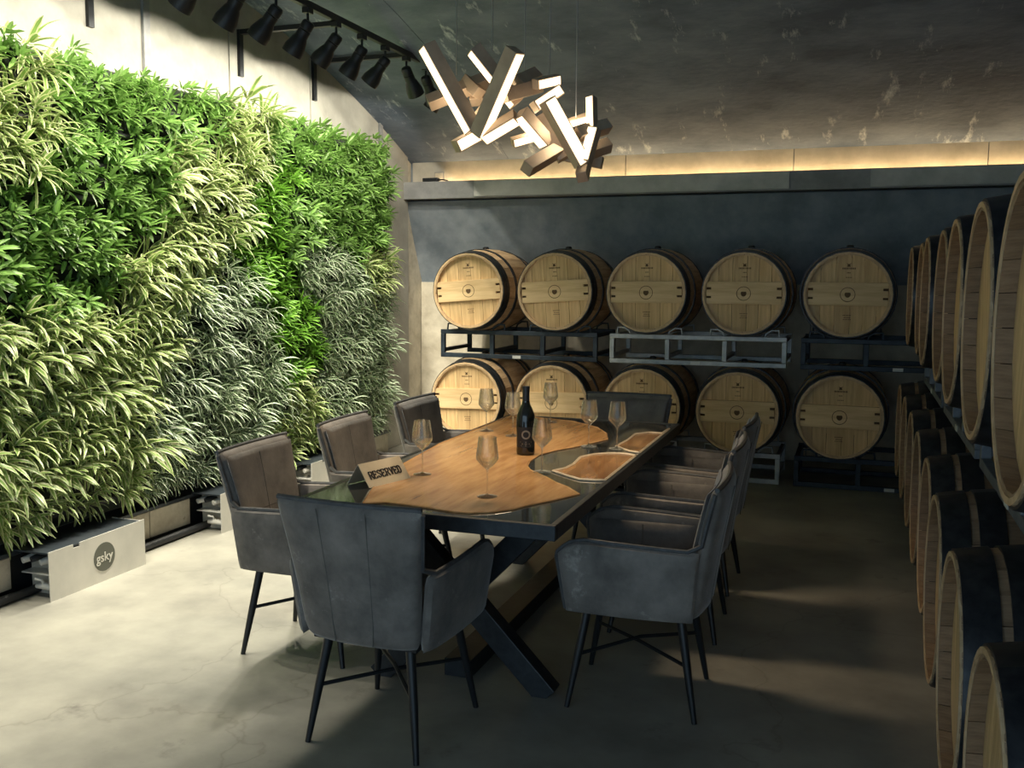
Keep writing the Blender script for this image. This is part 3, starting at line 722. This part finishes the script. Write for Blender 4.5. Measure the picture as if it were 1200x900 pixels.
for i, y in enumerate(yl):
    o = hd if i == 0 else dup(hd, (0, 0, 0))
    o.location = (RX, y, RZ2)
    o['label'] = 'black spotlight head on the light track, %s from the back wall' % NTH[len(yl)-1-i]
    tilt = math.radians(42 if i % 2 else 36); ax, ay = -math.sin(tilt), 0
    aim = Vector((-math.sin(tilt), 0, -math.cos(tilt)))
    if i in (12, 13): aim = Vector((.10, .62, -.78)).normalized()
    if i in (4, ): aim = Vector((.12, .80, -.58)).normalized()
    rotq = Vector((0, 0, -1)).rotation_difference(aim)
    for c in o.children:
        if c.name.split('.')[0] in ('housing', 'bulb'):
            c.rotation_mode = 'QUATERNION'; c.rotation_quaternion = rotq
    L_ = bpy.data.lights.new('spot', 'SPOT'); L_.energy = SPOT_W; L_.color = SPOT_COL
    L_.spot_size = math.radians(124 if i % 2 else 132); L_.spot_blend = .02; L_.shadow_soft_size = .03
    L_.energy = SPOT_W*(1.35 if i % 2 else .65)
    if i in (12, 13): L_.spot_size = math.radians(60); L_.spot_blend = .6; L_.energy = SPOT_W*.5
    if i == 4: L_.spot_size = math.radians(34); L_.spot_blend = .7; L_.energy = SPOT_W*1.3
    L_.use_nodes = True; ln = L_.node_tree.nodes; fo = ln.new('ShaderNodeLightFalloff'); fo.inputs[0].default_value = 1
    L_.node_tree.links.new(fo.outputs['Linear'], ln['Emission'].inputs['Strength'])
    lo = link('lamp', L_, o); lo.location = Vector((0, 0, -.115))+aim*.20
    lo.rotation_mode = 'QUATERNION'; lo.rotation_quaternion = rotq

# ------------------------------------------------------------------ living wall base: trough, steel boxes, stained panels, pipes
PX = -3.80                   # front of the felt panel
pn = thing('living_wall_frame', 'black felt plant panel with planting trays fixed to the pale wall', 'plant panel', (XW, 2.7, 0))
MB().box((.0, 0, .26), (XW*-1+PX-.0, 4.78, 2.62)).obj('felt_panel', M['blk_matte'], pn)
for k in range(13):
    z = .32+.178*k
    MB().box((PX-XW, .02, z), (PX-XW+.035, 4.76, z+.02)).obj('tray', M['soil'], pn)
tr = thing('drain_trough', 'dark lidded drain trough with stained panels under the plant wall', 'trough', (PX, 2.7, 0))
MB().box((-.10, 0, .205), (.06, 4.78, .225)).obj('lid', M['steel_dk'], tr, bevel=.003)
MB().box((-.10, 0, 0), (.0, 4.78, .205)).obj('back_channel', M['soil'], tr)
for a, b in ((2.752, 3.58), (4.134, 4.90), (5.454, 5.93), (6.479, 7.40)):      # each length enters the open side of the next box
    MB().tube([(.10, a-2.7, .024), (.10, b-2.7, .024)], .022, 10).obj('drain_pipe', M['soil'], tr, smooth=True)
def boxunit(y0, y1, label, logo):
    t = thing('valve_box', label, 'metal box', (-3.53, y0, 0), 0, 'steel valve boxes under the plant wall')
    wy = y1-y0; bk = -.209
    notch = [(0, 0), (wy, 0), (wy, .247), (.30*wy, .240), (.30*wy, .222), (.235*wy, .222), (.235*wy, .240), (0, .240)]
    MB().prism(notch, lambda a, b, h: (h, a, b), -.004, 0).obj('front_panel', M['steel'], t)
    MB().box((bk, wy-.004, 0), (-.004, wy, .24)).obj('end_panel', M['steel'], t)
    MB().box((bk, 0, .228), (-.004, wy-.004, .236)).obj('lid', M['steel_dk'], t)
    MB().prism([(bk, 0), (-.005, 0), (-.005, .228), (bk, .228)], lambda a, b, h: (a, h, b), .10, .104).obj('inner_panel', M['stone'], t)
    for x, z in ((-.17, .185), (-.115, .195), (-.06, .185)):
        MB().tube([(x, .10, z), (x, .05, z), (x-.012, .02, z-.006)], [.018, .018, .015], 10).obj('fitting', M['pvc'] if x != -.115 else M['soil'], t, smooth=True)
    MB().box((-.19, .02, .120), (-.02, .098, .126)).obj('shelf', M['steel'], t)
    MB().tube([(-.13, .05, .052), (-.08, .05, .057), (-.03, .05, .052)], [.012, .018, .014], 10).obj('valve', M['pvc'], t, smooth=True)
    MB().tube([(-.085, .05, .06), (-.085, .035, .09), (-.115, .025, .095)], .007, 8).obj('valve_handle', M['pvc'], t, smooth=True)
    if logo:
        n = 36; lg_ = MB(); r = .073; cy, cz = .545*wy, .125
        lg_.lathe([(r, .0), (r, .0015), (.001, .0015)], 36, ax='x')
        d_ = lg_.obj('logo_disc', M['logo'], t, loc=(0, cy, cz))
        me = text_mesh('logo_lettering', 'gsky', .066, M['logo_txt'], offset=.0006)
        x_ = link('logo_lettering', me, d_); x_.rotation_euler = (PI/2, 0, PI/2); x_.location = (.0022, 0, -.002)
boxunit(3.48, 4.135, 'steel valve box with the round gsky logo under the plant wall', True)
boxunit(4.80, 5.455, 'plain steel valve box under the plant wall beside the logo box', False)
boxunit(5.83, 6.48, 'plain steel valve box under the plant wall farthest from the logo box', False)
boxunit(2.1, 2.75, 'plain steel valve box at the open end of the plant wall', False)
for a, b in ((2.78, 3.10), (3.10, 3.47), (4.15, 4.44), (4.44, 4.80), (5.47, 5.82), (6.5, 6.9), (6.9, 7.45)):
    o = MB().box((PX+.035-PX, a-2.7+.004, .045), (PX+.05-PX, b-2.7-.004, .2)).obj('panel', M['stone'], tr, bevel=.003)

# ------------------------------------------------------------------ living wall plants
SP = {  # crowns, leaves per crown, length, half width, droop, spread(min,max), material
 'A': dict(c=2, n=12, L=(.12,.19), W=(.010,.015), g=8.5, th=(.2,1.3), m='leafA', lab='cream-edged strap-leaved plant', cat='plant', grp='cream-edged plants in the living wall'),
 'B': dict(c=3, n=13, L=(.060,.095), W=(.0085,.0125), g=6.0, th=(.15,1.4), m='leafB', lab='glossy deep green rosette plant', cat='plant', grp='green rosette plants in the living wall'),
 'C': dict(c=3, n=12, L=(.09,.15), W=(.0050,.0075), g=14.0, th=(.2,1.35), m='leafC', lab='narrow-leaved white-striped plant', cat='plant', grp='white-striped plants in the living wall'),
 'D': dict(c=3, n=13, L=(.065,.105), W=(.0075,.0105), g=7.0, th=(.15,1.4), m='leafD', lab='vivid bright green leafy plant', cat='plant', grp='bright green plants in the living wall'),
}
SEED = [(20,90,'A'),(40,150,'A'),(15,45,'B'),(100,90,'B'),(160,110,'B'),(220,130,'B'),(80,200,'B'),(150,210,'B'),(60,290,'B'),(120,280,'B'),(180,250,'B'),(30,340,'B'),
 (100,340,'B'),(255,110,'B'),(290,130,'A'),(240,200,'A'),(290,190,'A'),(265,250,'A'),(215,280,'A'),(170,330,'A'),(230,320,'A'),(140,380,'A'),(90,400,'A'),(40,420,'A'),(180,400,'A'),(20,480,'A'),
 (80,480,'A'),(130,470,'A'),(60,560,'A'),(20,600,'A'),(120,570,'A'),(160,540,'A'),(90,620,'A'),
 (340,170,'B'),(380,180,'B'),(430,180,'B'),(330,220,'D'),(370,240,'B'),(420,240,'B'),(310,265,'D'),(350,275,'B'),(430,285,'B'),(300,310,'D'),(335,330,'D'),(320,290,'D'),(350,370,'D'),(345,410,'D'),(365,420,'D'),
 (265,340,'C'),(240,390,'C'),(280,390,'C'),(230,450,'C'),(280,440,'C'),(310,420,'C'),(200,500,'C'),(250,510,'C'),(300,490,'C'),(330,470,'C'),(200,550,'C'),(260,560,'C'),(310,530,'C'),
 (390,310,'C'),(420,330,'C'),(400,370,'C'),(440,380,'C'),(420,420,'C'),(450,440,'C'),(380,330,'C'),(450,320,'A'),(395,440,'C'),(360,470,'A'),(370,500,'A'),(400,480,'C'),(340,510,'A'),(440,470,'C')]
def species(x, y):
    return min(SEED, key=lambda s: (s[0]-x)**2*(1.0)+(s[1]-y)**2)[2]
def blade(base, th, ph, Ln, Wd, g, r):
    """gravity-bent lance blade: 7 rings x 3 vertices"""
    n = 6; d = Vector((math.cos(th), math.sin(th)*math.cos(ph), math.sin(th)*math.sin(ph)))
    p = Vector(base); V = []; ds = Ln/n
    for i in range(n+1):
        t_ = i/n
        up = Vector((.55, 0, .83)); nn = up-d*up.dot(d)
        nn = nn.normalized() if nn.length > 1e-3 else Vector((0, 1, 0))
        sd = d.cross(nn)
        wv = Wd*(.35+.65*math.sin(PI*min(1, t_*1.25+.12)) if t_ < .6 else max(.02, (1-t_)/.4)**.8)
        V += [p-sd*wv+nn*wv*.35, p, p+sd*wv+nn*wv*.35]
        p = p+d*ds; d = (d+Vector((0, 0, -g*ds*(.35+t_)))).normalized()
    Fs = []
    for i in range(n):
        for k in (0, 1): Fs.append((3*i+k, 3*i+k+1, 3*i+k+4, 3*i+k+3))
    UV = [(k/2, i/n) for i in range(n+1) for k in range(3)]
    return V, Fs, UV
def leaf_mesh(V, Fs, UV, m):
    me = bpy.data.meshes.new('leaf'); me.from_pydata([tuple(v) for v in V], [], Fs)
    lay = me.uv_layers.new(name='UVMap'); vi = [0]*len(me.loops); me.loops.foreach_get('vertex_index', vi)
    lay.data.foreach_set('uv', [c for i in vi for c in UV[i]])
    me.polygons.foreach_set('use_smooth', [True]*len(me.polygons)); me.materials.append(m); me.update()
    return me
BOXY = [(3.48, 4.135), (4.80, 5.455), (5.83, 6.48), (2.1, 2.75)]
def rest_on_lids(P):
    """world points of a blade -> same points kept above the trough lid and the valve box lids; None if nothing changes"""
    out = []; hit = False
    for p in P:
        q = Vector(p); lim = 0
        if q.x < -3.735: lim = .230
        if -3.745 < q.x < -3.522 and any(a-.008 < q.y < b+.008 for a, b in BOXY): lim = .252
        if q.z < lim: q.z = lim+.002; hit = True
        out.append(q)
    return out if hit else None
def plant_leaves(sp, rnd):
    s = SP[sp]; out = []; a0 = rnd.uniform(0, 6)
    for c in range(s['c']):
        cy, cz = (.055*math.cos(a0+c*2*PI/s['c']), .055*math.sin(a0+c*2*PI/s['c']))
        for k in range(s['n']):
            ph = k*2.39996+rnd.uniform(-.3, .3); f = (k+.5)/s['n']
            th = s['th'][0]+(s['th'][1]-s['th'][0])*f+rnd.uniform(-.15, .15)
            out.append(blade((.03+.05*(1-f)+.02*c, cy+.01*math.cos(ph), cz+.01*math.sin(ph)), th, ph, rnd.uniform(*s['L']), rnd.uniform(*s['W']), s['g']*rnd.uniform(.75, 1.3), rnd))
    return out
ORD = ['top', 'second', 'third', 'fourth', 'fifth', 'sixth', 'middle', 'sixth lowest', 'fifth lowest', 'fourth lowest', 'third lowest', 'second lowest', 'bottom']
PROTO = {}
rnd = random.Random(11)
for sp in SP:
    PROTO[sp] = [[leaf_mesh(*b, M[SP[sp]['m']]) for b in plant_leaves(sp, rnd)] for _ in range(3)]
spots = []
ny, nz = 26, 13
for iz in range(nz):
    for iy in range(ny+1):
        y = 2.86+.178*iy+(.089 if iz % 2 else 0)+rnd.uniform(-.05, .05); z = .36+.184*iz+rnd.uniform(-.055, .055)
        if y > 7.46: continue
        spots.append((y, z))
def inview(y, z):
    x_, y_ = to_px((PX+.1, y, z)); return -25 < x_
vis = sorted([q for q in spots if inview(*q)], key=lambda q: q[0])
main = vis[:300]; rest = vis[300:]+[q for q in spots if not inview(*q)]
for y, z in main:
    sp = species(*to_px((PX+.1, y, z))); s = SP[sp]
    o = link('wall_plant', None); o.empty_display_size = .05
    o.location = (PX, y, z); sc = rnd.uniform(.9, 1.2)*(.78 if z < .45 else 1); o.scale = (sc, sc*(1 if rnd.random() < .5 else -1), sc); o.rotation_euler = (rnd.uniform(-.55, .55), rnd.uniform(-.25, .25), rnd.uniform(-.2, .2))
    row = ORD[min(12, max(0, round((2.568-z)/.184)))]
    where = next(w_ for lim, w_ in ((3.48, 'at the open end'), (4.135, 'above the logo box'), (4.80, 'just past the logo box'), (5.455, 'above the second valve box'), (5.83, 'between the plain valve boxes'), (6.48, 'above the last valve box'), (9, 'toward the back barrels')) if y < lim)
    tag(o, '%s in the %s tray row, %s' % (s['lab'], row, where), s['cat'], s['grp'])
    for me in rnd.choice(PROTO[sp]):
        if z < .62:
            mw = Matrix.LocRotScale(o.location, o.rotation_euler, o.scale)
            new = rest_on_lids([mw @ v.co for v in me.vertices])
            if new:
                me = me.copy(); inv = mw.inverted()
                for v, q in zip(me.vertices, new): v.co = inv @ q
                me.update()
        l = bpy.data.objects.new('leaf', me); l.parent = o; COL.objects.link(l)
# what nobody could count: filler foliage between the rosettes (one object per leaf kind)
fill = {}
for y, z in [(rnd.uniform(2.75, 7.5), rnd.uniform(.33, 2.62)) for _ in range(2300)]+[(y, z) for y, z in rest for _ in range(2)]:
    sp = species(*to_px((PX+.1, y, z))); s = SP[sp]
    if z < .55 and 3.6 < y < 4.2: continue
    V, Fs, UV = fill.setdefault(sp, ([], [], []))
    for k in range({'A': 6, 'B': 12, 'C': 10, 'D': 12}[sp]):
        ph = rnd.uniform(0, 2*PI)
        v, f, u_ = blade((rnd.uniform(0, .05), y, z), rnd.uniform(.3, 1.35), ph, rnd.uniform(*s['L'])*.85, rnd.uniform(*s['W']), s['g'], rnd)
        new = rest_on_lids([Vector((PX+q.x, q.y, q.z)) for q in v]) if z < .62 else None
        if new: v = [Vector((q.x-PX, q.y, q.z)) for q in new]
        n = len(V); V += v; Fs += [tuple(i+n for i in q) for q in f]; UV += u_
nm = {'A': 'cream-edged', 'B': 'deep green', 'C': 'white-striped', 'D': 'vivid green'}
for sp, (V, Fs, UV) in fill.items():
    o = link('filler_foliage', leaf_mesh(V, Fs, UV, M[SP[sp]['m']]), pn); o.location = (PX-XW, -2.7, 0)
    tag(o, '%s filler foliage between the living wall plants' % nm[sp], kind='stuff')
